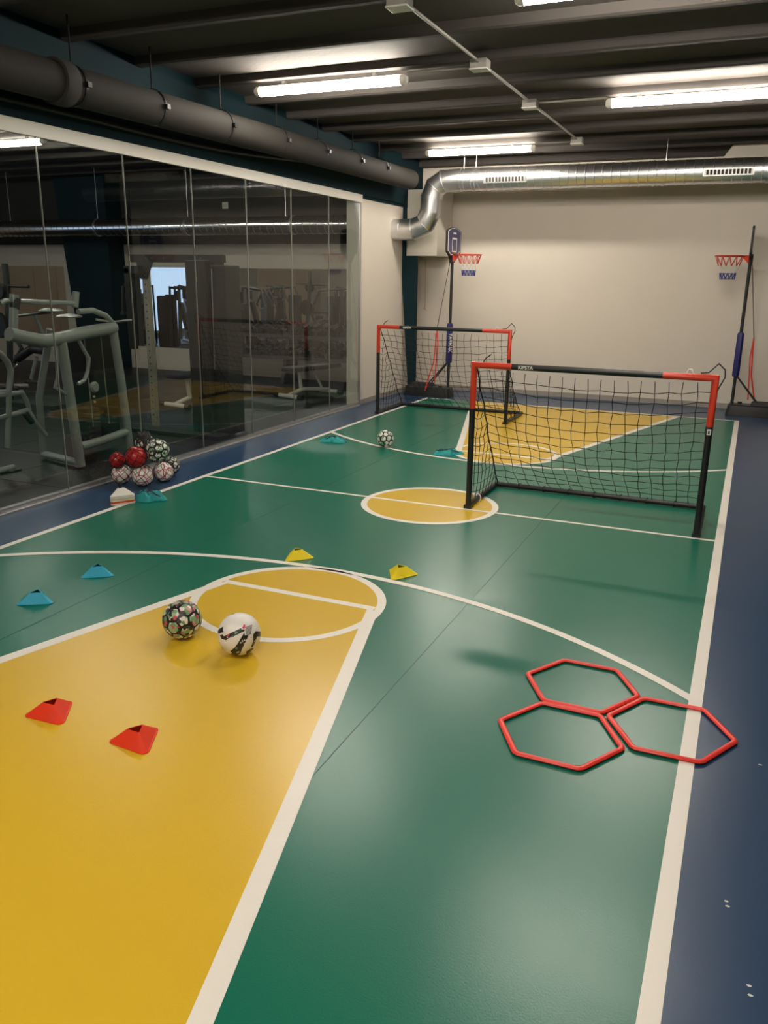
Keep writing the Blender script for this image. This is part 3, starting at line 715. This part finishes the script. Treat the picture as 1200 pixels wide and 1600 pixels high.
for nm, q, r, z, kd, lb in spec:
    c = onZ(q, z)
    if q == (212.5,714): c += ray(q)*.0
    if kd == 'blk':
        tt = panel_ball(q, r, lb, M_CAMO2, (q[0]*.1, q[1]*.07, .3), False, z, 'balls in the black net bag')
    else:
        tt = thing('football', lb, 'ball', (c.x, c.y, c.z+.001), 0, 'balls in the black net bag', world=False); tt.rotation_euler = (q[0], q[1], 1)
        MB().sphere((0,0,0), r, 32, 20).build('ball_body', M_WR if kd == 'wr' else M_REDB, tt, smooth=True)
        if kd == 'red':
            mb = MB()
            for e in ((0,0,1),(1,0,0),(0,1,0),(.6,.6,.5),(-.6,.6,.5)):
                e = Vector(e).normalized(); x_ = e.orthogonal().normalized(); y_ = e.cross(x_)
                mb.tube([(x_*math.cos(a)+y_*math.sin(a))*r*1.0 for a in np.linspace(0,2*PI,33)[:-1]], .0025, 4, closed=True)
            mb.build('seam_lines', mat('seam_dark_red', (.12,.01,.01), .5), tt)
    bag_balls.append((Vector((c.x,c.y,c.z)), r))
bagc = onZ((226,740), .1)
bag = thing('ball_net_bag', 'black net bag of footballs lying open beside the glass wall', 'net bag', (bagc.x, bagc.y, 0))
mb = MB(); rn = random.Random(5)
for c, r in bag_balls:
    ax = Vector((rn.uniform(-.3,.3), rn.uniform(-.3,.3), 1)).normalized(); x_ = ax.orthogonal().normalized(); y_ = ax.cross(x_); n = 7
    for s in (-1, 1):
        for i in range(n):
            pts = []
            for kx in range(13):
                th = .25+(PI-.5)*kx/12; ph = 2*PI*i/n+s*th*1.1+rn.uniform(-.03,.03)
                pts.append(c+(ax*math.cos(th)+(x_*math.cos(ph)+y_*math.sin(ph))*math.sin(th))*(r+.003))
            mb.tube([p_ for p_ in pts], .0022, 4)
mb.v = [(v[0], v[1], max(v[2], .002)) for v in mb.v]
o = mb.build('net', M_NET, bag); o['kind'] = 'stuff'
tc_ = onZ((224,683), .40); mb = MB()
for kx in range(9):
    a = kx*.9; p0 = tc_+Vector((.07*math.cos(a),.05*math.sin(a),-.03)); mb.tube([p0+Vector((.0,.0,-.08)), p0, tc_+Vector((.04*math.cos(a+1),.04*math.sin(a+1),.025)), tc_+Vector((.07*math.cos(a+2.2),.05*math.sin(a+2),-.02))], [.022,.026,.02,.012], 6)
mb.build('gathered_top', M_BLKM, bag, smooth=60)

# ================================================================ crumpled bibs
M_BIB = mat('bib_teal', (.008,.30,.31), .6, bump=.4, bscale=60, var=.12, vscale=20)
def bib(q, sx, sy_, h, rot, seed, label, straps=True):
    c = onZ(q, 0); t = thing('training_bib', label, 'bib', (c.x, c.y, .0022), 0, 'crumpled teal training bibs', world=False); t.rotation_euler.z = rot
    mb = MB(); n, m_ = 56, 22; rings = []
    for kx in range(m_+1):
        v = kx/m_; ring = []
        for j in range(n):
            a = 2*PI*j/n; rad = math.sin(v*PI/2)
            lob = 1+.16*math.sin(3*a+seed)+.09*math.sin(5*a+2*seed)+.05*math.sin(9*a+seed)
            x = math.cos(a)*rad*sx*lob; y_ = math.sin(a)*rad*sy_*lob
            f1 = abs(noise.noise(Vector((x*13+seed, y_*20, seed)))); f2 = abs(noise.noise(Vector((x*38, y_*30+seed, 2))))
            z = h*(max(0, 1-rad**4.5))*(.55+.75*f1+.18*f2)+.001
            ring.append((x+.01*f1*math.cos(a)*rad, y_, z if v < .995 else 0))
        rings.append(ring)
    mb.loft(rings); mb.build('cloth', M_BIB, t, smooth=True)
    if straps:
        mb = MB()
        for s in (0, 1):
            pts = []
            for kx in range(10):
                u = kx/9; x = lerp(-sx*.75, sx*.95, u); y_ = sy_*(.45*math.sin(u*PI*1.5+s*2+seed))
                rad = math.hypot(x/sx, y_/sy_)
                f1 = abs(noise.noise(Vector((x*13+seed, y_*20, seed)))); pts.append((x, y_, max(.006, h*(1-min(1, rad)**4.5)*(.55+.75*f1+.18)+.004)))
            mb.tube(pts, .006, 5, flat=.5)
        mb.build('dark_binding', M_BLKM, t, smooth=60)
    return t
bib((233,781), .125, .085, .085, .35, 1.3, 'teal training bib crumpled beside the stack of marker cones')
bib((523,690), .150, .095, .055, .3, 4.1, 'teal training bib crumpled at the left side line near the far arc')
bib((698,710), .155, .080, .055, .5, 7.7, 'teal training bib crumpled at the corner of the far yellow key')

# ================================================================ the gym behind the glass
GFX = -5.31
gf = struct(MB().box((XL, YN, -.12), (GX-.05, BY, -.012)).build('gym_floor', M_RUBBASE)); 
gf['kind'] = 'structure'
k = 0
for i in range(7):
    for j in range(10):
        x1 = GX-.05-i*1.0; y0 = 3.2+j*1.0; y1 = min(y0+.994, BY)
        MB().box((x1-.994, y0, -.012), (x1, y1, 0)).build('rubber_tile', M_RUBBER, gf)
MB().box((XL, YN, -.012), (GX-.05-7.0, BY, 0)).box((GX-.05-6.994, YN, -.012), (GX-.05, 3.194, 0)).build('rubber_sheet', M_RUBBER, gf)
wfar = struct(MB().box((XL-.15, YN, 0), (XL, BY, ZC)).build('wall_gym_side', M_GREYW))
# warm timber panels and self-glowing pale blue panes on the far side wall (seen in the mirrors)
for i in range(6):
    tg = MB().box((XL, 8.6+i*.72, .05), (XL+.03, 8.6+i*.72+.71, 2.6)).build('wood_panel', M_BEIGE, wfar)
M_BLUEGLOW = mat('glowing_blue', (.35,.45,.6), .5, emit=(.52,.66,.95), estr=.75)
wn = bpy.data.objects.new('glow_panel', None); COL.objects.link(wn); wn['kind'] = 'structure'
for i in range(5): MB().box((XL+.01, 3.2+i*.95, .2), (XL+.03, 3.2+i*.95+.92, 2.7)).build('pane', M_BLUEGLOW, wn)
MB().box((XL+.005, 3.1, .1), (XL+.05, 3.2, 2.8)).box((XL+.005, 7.95, .1), (XL+.05, 8.05, 2.8)).box((XL+.005, 3.1, .1), (XL+.05, 8.05, .2)).box((XL+.005, 3.1, 2.7), (XL+.05, 8.05, 2.8)).build('panel_frame', M_GREYW, wn)
for i in range(3): MB().box((XL, -3.2+i*1.3, .05), (XL+.03, -3.2+i*1.3+1.29, 2.6)).build('wood_panel', M_BEIGE, wfar)
struct(MB().box((XL, BY-.006, 2.33), (GX-.23, BY, ZC)).build('upper_dark_panel', mat('dark_wall', (.022,.023,.022), .7)))  # thin dark panel laid over the upper part of the gym's back wall
# wall mirrors
for x0, x1, lb in ((-11.24, -6.05, 'long wall mirror behind the dumbbell rack in the gym'), (-15.6, -12.75, 'wall mirror reflecting a beige wall at the far left of the gym')):
    o = MB().box((x0, BY-.012, .43), (x1, BY-.002, 1.915)).build('wall_mirror', M_MIRROR); tag(o, lb, 'mirror', 'gym wall mirrors')
o = MB().box((-8.90, BY-.03, 2.93), (-8.78, BY-.007, 3.04)).build('wall_socket', M_WHITE, None, bevel=.004); tag(o, 'small white square socket high on the dark gym wall', 'socket')
MB().box((-8.875, BY-.034, 2.955), (-8.805, BY-.03, 3.015)).build('socket_plate', M_CREAM2, o)

def wp(q, X=None, Y=None, Z=None):
    return onX(q, X) if X is not None else (onY(q, Y) if Y is not None else onZ(q, Z))

# grey cable machine right behind the glass
mc = thing('grey_cable_machine', 'large grey tubular weight machine just behind the left glass panes', 'exercise machine', (-5.75,6.1,0))
X_ = -5.72
T = lambda qs, r, nm, m=M_GREYM, X=X_, n=14, **kw: MB().tube([onX(q, X) for q in qs], r, n, **kw).build(nm, m, mc, smooth=50)
f1 = onX((128,735), X_); 
MB().tube([onX((94,520),X_), Vector((X_, onX((94,520),X_).y+.10, .02))], .046, 14).build('front_leg', M_GREYM, mc, smooth=50)
MB().tube([onX((176,512),X_), onX((190,600),X_), Vector((X_, onX((203,700),X_).y+.0, .02))], .042, 14).build('rear_leg', M_GREYM, mc, smooth=50)
T([(14,522),(40,528),(70,533),(96,528),(130,520),(178,512)], .058, 'top_beam')
T([(126,698),(160,688),(200,674)], .040, 'lower_beam')
T([(118,522),(130,545),(139,560),(137,580),(132,594),(122,600)], .017, 'curved_handle')
T([(88,540),(90,590),(86,605),(110,620)], .015, 'side_bar')
mbp = MB()
a = onX((121,712), X_); b = Vector((a.x-.62, a.y+.18, .05))
MB().tube([Vector((a.x,a.y,.06)), b], .035, 12).build('foot_beam', M_GREYM, mc, smooth=50)
MB().tube([b, Vector((b.x+.04,b.y-.02,.62)), Vector((b.x+.25,b.y,1.28))], .035, 12).build('inner_leg', M_GREYM, mc, smooth=50)
T([(0,474),(8,470),(60,472),(118,474)], .022, 'pull_bar', X=-5.95)
T([(22,460),(21,515)], .038, 'bar_post', X=-5.93); T([(119,456),(117,480)], .032, 'bar_post', X=-5.95)
T([(24,466),(22,482)], .046, 'post_collar', M_DGREY, X=-5.93)
for q, w_ in (((80,485),.10), ((108,494),.11)):
    c = onX(q, -5.9); MB().lathe([(.001,-.012),(w_,-.012),(w_+.01,0),(w_*.8,.014),(.02,.022),(.001,.024)], 24, tuple(c)).build('pulley_cover', M_GREYM, mc, smooth=40)
T([(122,487),(145,485),(165,493),(176,505)], .026, 'curved_arm')
T([(150,499),(175,503),(205,500)], .010, 'lever', M_ALU)
T([(28,494),(60,490),(84,488)], .012, 'linkage', M_DGREY, X=-6.0); T([(55,492),(68,525)], .018, 'strut', M_GREYM, X=-6.0)
s0, s1 = onX((122,528), X_-.12), onX((178,670), X_-.12)
MB().box((-6.22, onX((137,600),-5.98).y, .12), (-5.98, onX((183,600),-5.98).y, 1.22)).build('weight_shroud', M_SHROUD, mc, bevel=.01)
for q in ((131,520),(157,520)):
    p_ = onX(q, X_-.10); MB().tube([(p_.x,p_.y,1.24),(p_.x,p_.y+.02,.34)], .007, 8).build('guide_rod', M_CHROME, mc, smooth=60)
p_ = onX((148,605), X_-.08); MB().lathe([(.001,-.02),(.05,-.02),(.055,0),(.04,.02),(.001,.022)], 20, tuple(p_), 'x').build('pulley', M_GREYM, mc, smooth=40)
for q in ((147,620),(148,628)):
    p_ = onX(q, X_-.09); MB().sphere(p_, .012, 10, 6).build('selector_knob', mat('brass', (.6,.5,.2), .3, .6), mc, smooth=True)
p_ = onX((150,630), X_-.09)
for i in range(9): MB().box((X_-.30, p_.y-.09, .14+i*.042), (X_-.135, p_.y+.09, .178+i*.042)).build('weight_plate', M_DGREY, mc, bevel=.002)
# neighbouring machine whose bent tubes enter from the left edge
ms = thing('bent_tube_machine', 'grey machine with bent tubes at the left edge behind the glass', 'exercise machine', (-6.4,5.6,0))
T2 = lambda qs, r, nm, m=M_GREYM, X=-6.2: MB().tube([onX(q, X) for q in qs], r, 12).build(nm, m, ms, smooth=50)
T2([(-30,540),(0,552),(12,566),(17,580),(14,612)], .028, 'bent_tube'); T2([(-30,622),(10,616),(34,613),(41,625),(46,640)], .022, 'bent_tube')
T2([(14,612),(14,640),(12,700)], .026, 'upright'); T2([(-30,660),(20,648),(44,640),(56,662),(72,680)], .022, 'foot_tube')
T2([(18,582),(22,572),(26,570)], .012, 'small_hook', M_CHROME)
MB().box((-6.7,4.35,.45),(-6.35,5.0,.54)).build('seat', M_PAD, ms, bevel=.02)
MB().tube([onX((38,645),-6.2), onX((50,660),-6.2)], .03, 10).build('foam_roller', M_PAD, ms, smooth=60)
MB().tube([(-6.2,5.0,.03),(-6.2,5.5,.03)], .028, 10).build('floor_rail', M_GREYM, ms, smooth=50)
MB().box((-6.28, onX((12,700),-6.2).y-.06, 0), (-6.12, onX((12,700),-6.2).y+.06, .02)).build('foot_plate', M_DGREY, ms)
# dark exercise machines further back on the left
m3 = thing('dark_plate_machine', 'black upright machine with round plates against the beige mirror', 'exercise machine', (-8.9,8.7,0))
YD = 8.7
T3 = lambda qs, r, nm, m=M_DGREY, Y=YD: MB().tube([onY(q, Y) for q in qs], r, 12).build(nm, m, m3, smooth=50)
T3([(7,412),(11,450),(15,520),(17,640)], .045, 'upright'); T3([(-20,445),(18,447),(45,448)], .022, 'cross_handle')
for q, rr in (((-2,455),.11),((-3,508),.18)):
    p_ = onY(q, YD-.1); MB().lathe([(.001,-.03),(rr,-.03),(rr,.03),(.001,.03)], 26, tuple(p_), 'y').build('weight_plate', M_PAD, m3, smooth=40)
T3([(22,524),(34,545),(22,566)], .028, 'bent_strut'); T3([(20,520),(60,522)], .02, 'horizontal_tube')
MB().box(tuple(onY((34,538),YD-.1)), tuple(onY((66,527),YD+.25))).build('seat_pad', M_PAD, m3, bevel=.02)
T3([(57,558),(49,592)], .028, 'leg', M_GREYM); T3([(40,595),(66,598)], .03, 'foot', M_PAD)
T3([(28,560),(50,545),(70,548)], .06, 'body_cover', M_PAD)
MB().box((-9.4,8.3,0),(-8.5,9.1,.06)).build('base_frame', M_DGREY, m3)

# functional trainer with perforated post
ft = thing('functional_trainer', 'tall dark functional trainer with a perforated post behind the glass', 'exercise machine', (-6,7.8,0))
YF = 7.85
pt = MB()
a = onY((228,420), YF)
MB().box((a.x-.035, YF-.035, .02), (a.x+.035, YF+.035, 2.0)).build('perforated_post', mat('post_grey', (.36,.36,.30), .35, .3), ft, bevel=.004)
for i in range(22): MB().lathe([(.001,0),(.009,0),(.009,.002),(.001,.002)], 8, (a.x+.006, YF-.0375, .18+i*.075), 'y').build('post_hole', M_BLKM, ft)
c0, c1 = onY((205,412), YF), onY((350,412), YF)
MB().box((c0.x, YF-.04, 1.925), (c1.x, YF+.04, 2.01)).build('top_beam', M_SHROUD, ft, bevel=.004)
MB().loft([[(a.x-.10,YF-.045,1.93),(a.x+.14,YF-.045,1.93),(a.x+.05,YF-.045,1.74),(a.x-.05,YF-.045,1.74)],[(a.x-.10,YF-.037,1.93),(a.x+.14,YF-.037,1.93),(a.x+.05,YF-.037,1.74),(a.x-.05,YF-.037,1.74)]]).build('corner_plate', M_SHROUD, ft)
for dx, dz in ((-.08,1.90),(-.02,1.96),(.05,1.97),(.13,1.97),(-.03,1.82),(.02,1.78),(.3,1.97),(.8,1.97),(.7,1.9)):
    MB().lathe([(.001,0),(.008,0),(.006,.006),(.001,.007)], 8, (a.x+dx, YF-.052, dz), 'y').build('bolt_head', M_CHROME, ft)
d0 = onY((200,420), YF-.1)
MB().box((d0.x-.03, YF-.14, .95), (d0.x+.04, YF-.06, 1.86)).build('side_column', M_SHROUD, ft, bevel=.004)
MB().box((d0.x-.03, YF-.14, 1.80), (a.x, YF-.06, 1.88)).build('column_bracket', M_SHROUD, ft)
MB().tube([onY((193,447),YF-.1), onY((193,487),YF-.1)], .022, 10).build('cable_handle', M_PAD, ft, smooth=60)
MB().tube([onY((200,432),YF-.1), onY((193,447),YF-.1)], .004, 6).build('handle_cable', M_CHROME, ft)
MB().tube([onY((193,487),YF-.1), onY((193.4,492),YF-.1)], .034, 12).build('rubber_stop', M_PAD, ft, smooth=60)
e0, e1, e2 = onY((303,500), YF), onY((334,500), YF), onY((358,500), YF)
MB().box((e0.x, YF-.12, .03), (e1.x, YF+.25, 1.95)).build('weight_cabinet', M_SHROUD, ft, bevel=.012)
MB().box((e1.x+.012, YF-.06, .03), (e2.x, YF+.25, 1.90)).build('weight_cabinet', M_SHROUD, ft, bevel=.012)
MB().box((e0.x+.20, YF-.122, .6), (e0.x+.235, YF-.119, 1.85)).build('cabinet_slot', M_BLKM, ft)
MB().tube([onY((331,420),YF-.14), onY((336,578),YF-.14)], .008, 8).build('guide_rod', M_CHROME, ft, smooth=60)
MB().box((a.x-.12, YF-.30, 0), (e2.x, YF-.06, .05)).build('base_beam', M_SHROUD, ft, bevel=.004)
for dx in (-.06,-.02,.03,.08): MB().lathe([(.001,0),(.009,0),(.006,.006),(.001,.007)], 8, (a.x+dx, YF-.24+dx, .05)).build('bolt_head', M_CHROME, ft)
MB().tube([(a.x+.07,YF-.02,1.85),(a.x+.09,YF-.02,.1)], .003, 5).build('steel_cable', M_CHROME, ft)

# benches
def bench(name, label, loc, rz, mleg):
    t = thing(name, label, 'bench', loc, rz, 'adjustable gym benches', world=False)
    for x in (-.45, .45):
        MB().tube([(x,-.20,.035),(x,.20,.035)], .033, 12).build('foot_tube', mleg, t, smooth=50)
        for s in (-1, 1): MB().tube([(x,s*.20,.035),(x,s*.29,.035)], .036, 12).build('rubber_foot', M_PAD, t, smooth=50)
    MB().tube([(-.45,0,.05),(-.15,0,.12),(.45,0,.06)], .03, 10).build('spine', mleg, t, smooth=50)
    MB().tube([(-.18,0,.12),(-.22,0,.38)], .028, 10).build('column', mleg, t, smooth=50)
    MB().tube([(.30,0,.08),(.10,0,.38)], .022, 10).build('strut', mleg, t, smooth=50)
    MB().box((-.48,-.13,.40),(-.10,.13,.47)).build('seat_pad', M_PAD, t, bevel=.02)
    MB().box((-.08,-.13,.40),(.62,.13,.47)).build('back_pad', M_PAD, t, bevel=.02)
    return t
bq = onZ((283,634), .03)
B0 = bench('weight_bench', 'white framed bench with black pads behind the perforated post', (bq.x+.0, bq.y+.42, 0), math.radians(80), M_BENCHW)
bq = onZ((458,620), .03)
dup(B0, (bq.x+.05, bq.y+.42, 0), math.radians(75), 'bench seen through the right panes before the dumbbell rack')
o = MB().tube([(0,-.01,0),(0,.03,0)], .045, 18).build('stick_weight', M_DGREY, None); bpy.data.objects.remove(o)

# dumbbell rack along the mirror
rk = thing('dumbbell_rack', 'long black two tier rack of dumbbells below the gym mirror', 'rack', (-7.3,12.5,0))
for z, yy in ((.80, 12.62), (.46, 12.42)):
    MB().loft([[(x,yy-.17,z-.03),(x,yy+.16,z+.05),(x,yy+.16,z+.075),(x,yy-.17,z-.005)] for x in (-8.75,-5.85)]).build('shelf', M_SHROUD, rk)
    MB().box((-8.75,yy-.185,z-.035),(-5.85,yy-.165,z+.02)).build('shelf_lip', M_DGREY, rk)
for x in (-8.65, -7.3, -5.95):
    MB().loft([[(x-.03,12.30,.0),(x+.03,12.30,.0),(x+.03,12.80,.0),(x-.03,12.80,.0)],[(x-.03,12.55,.82),(x+.03,12.55,.82),(x+.03,12.80,.86),(x-.03,12.80,.86)]]).build('upright', M_SHROUD, rk)
db = thing('dumbbell', 'black hex dumbbell on the long rack', 'dumbbell', (-8.55,12.62,.80), 0, 'dumbbells on the rack', world=False)
M_DB = mat('dumbbell_rubber', (.012,.012,.012), .4)
MB().tube([(0,-.12,.06),(0,.12,.06)], .016, 10).build('handle', M_DGREY, db, smooth=60)
for s in (-1, 1):
    MB().lathe([(.001,s*.06),(.062,s*.06),(.068,s*.08),(.068,s*.14),(.055,s*.155),(.001,s*.155)], 6, (0,0,.066), 'y').build('head', M_DB, db)
    MB().lathe([(.001,s*.156),(.009,s*.156),(.008,s*.161),(.001,s*.162)], 8, (0,0,.066), 'y').build('head_cap', M_CHROME, db)
ordi = ['1st','2nd','3rd']+['%dth' % i for i in range(4, 20)]
for tier, (z, yy) in enumerate(((.80, 12.62), (.46, 12.42))):
    for i in range(14):
        lb = '%s black dumbbell from the left on the %s tier of the rack' % (ordi[i], ('upper','lower')[tier])
        tgt = (-8.60+i*.20, yy, z+.028)
        if tier == 0 and i == 0: db.location = tgt; db['label'] = lb; o = db
        else: o = dup(db, tgt, 0, lb)
        o.rotation_euler.x = math.radians(13)

# seated machines of the gym that the mirrors reflect
sm = thing('seated_press_machine', 'black seated press machine', 'exercise machine', (-10.4,8.2,0), 0, 'seated machines reflected in the gym mirrors', world=False)
MB().box((-.25,-.25,.42),(.22,.25,.50)).build('seat_pad', M_PAD, sm, bevel=.02)
MB().loft([[(-.28,-.22,.52),(-.20,-.22,.52),(-.20,.22,.52),(-.28,.22,.52)],[(-.42,-.18,1.15),(-.34,-.18,1.15),(-.34,.18,1.15),(-.42,.18,1.15)]]).build('back_pad', M_PAD, sm, bevel=.015)
MB().box((-.47,-.10,1.20),(-.38,.10,1.42)).build('head_rest', M_PAD, sm, bevel=.02)
MB().box((-.90,-.17,.0),(-.62,.17,1.30)).build('weight_cabinet', M_SHROUD, sm, bevel=.02)
for s in (-1, 1):
    MB().tube([(-.60,s*.33,.03),(.55,s*.33,.03)], .035, 8).build('floor_tube', M_GREYM, sm, smooth=50)
    MB().tube([(-.60,s*.36,.05),(-.55,s*.36,1.5),(.0,s*.40,1.45),(.20,s*.36,1.05)], .026, 8).build('press_arm', M_DGREY, sm, smooth=50)
    MB().tube([(.20,s*.36,1.05),(.22,s*.22,1.02)], .022, 8).build('hand_grip', M_PAD, sm, smooth=50)
MB().tube([(0,0,.42),(0,0,.06),(.5,0,.04)], .035, 8).build('seat_post', M_DGREY, sm, smooth=50)
spots = [(-10.9,9.3,.5),(-11.4,7.6,-.4),(-10.0,7.4,2.6),(-12.9,8.3,-.66),(-12.1,9.6,-.5),(-12.1,6.4,2.9),(-9.6,5.8,-.7),(-13.9,7.0,.6),(-10.6,4.4,2.2),(-12.9,3.9,.0),(-14.4,9.2,1.3)]
for i, (x, y_, a) in enumerate(spots):
    if i == 0: sm.location = (x, y_, 0); sm.rotation_euler.z = a
    else: dup(sm, (x, y_, 0), a)
for o in COL.objects:
    if o.name.startswith('seated_press_machine'): o['label'] = 'black seated press machine seen only as a reflection in the gym mirror'

for o in list(bpy.data.objects):
    if '_w' in o: del o['_w']
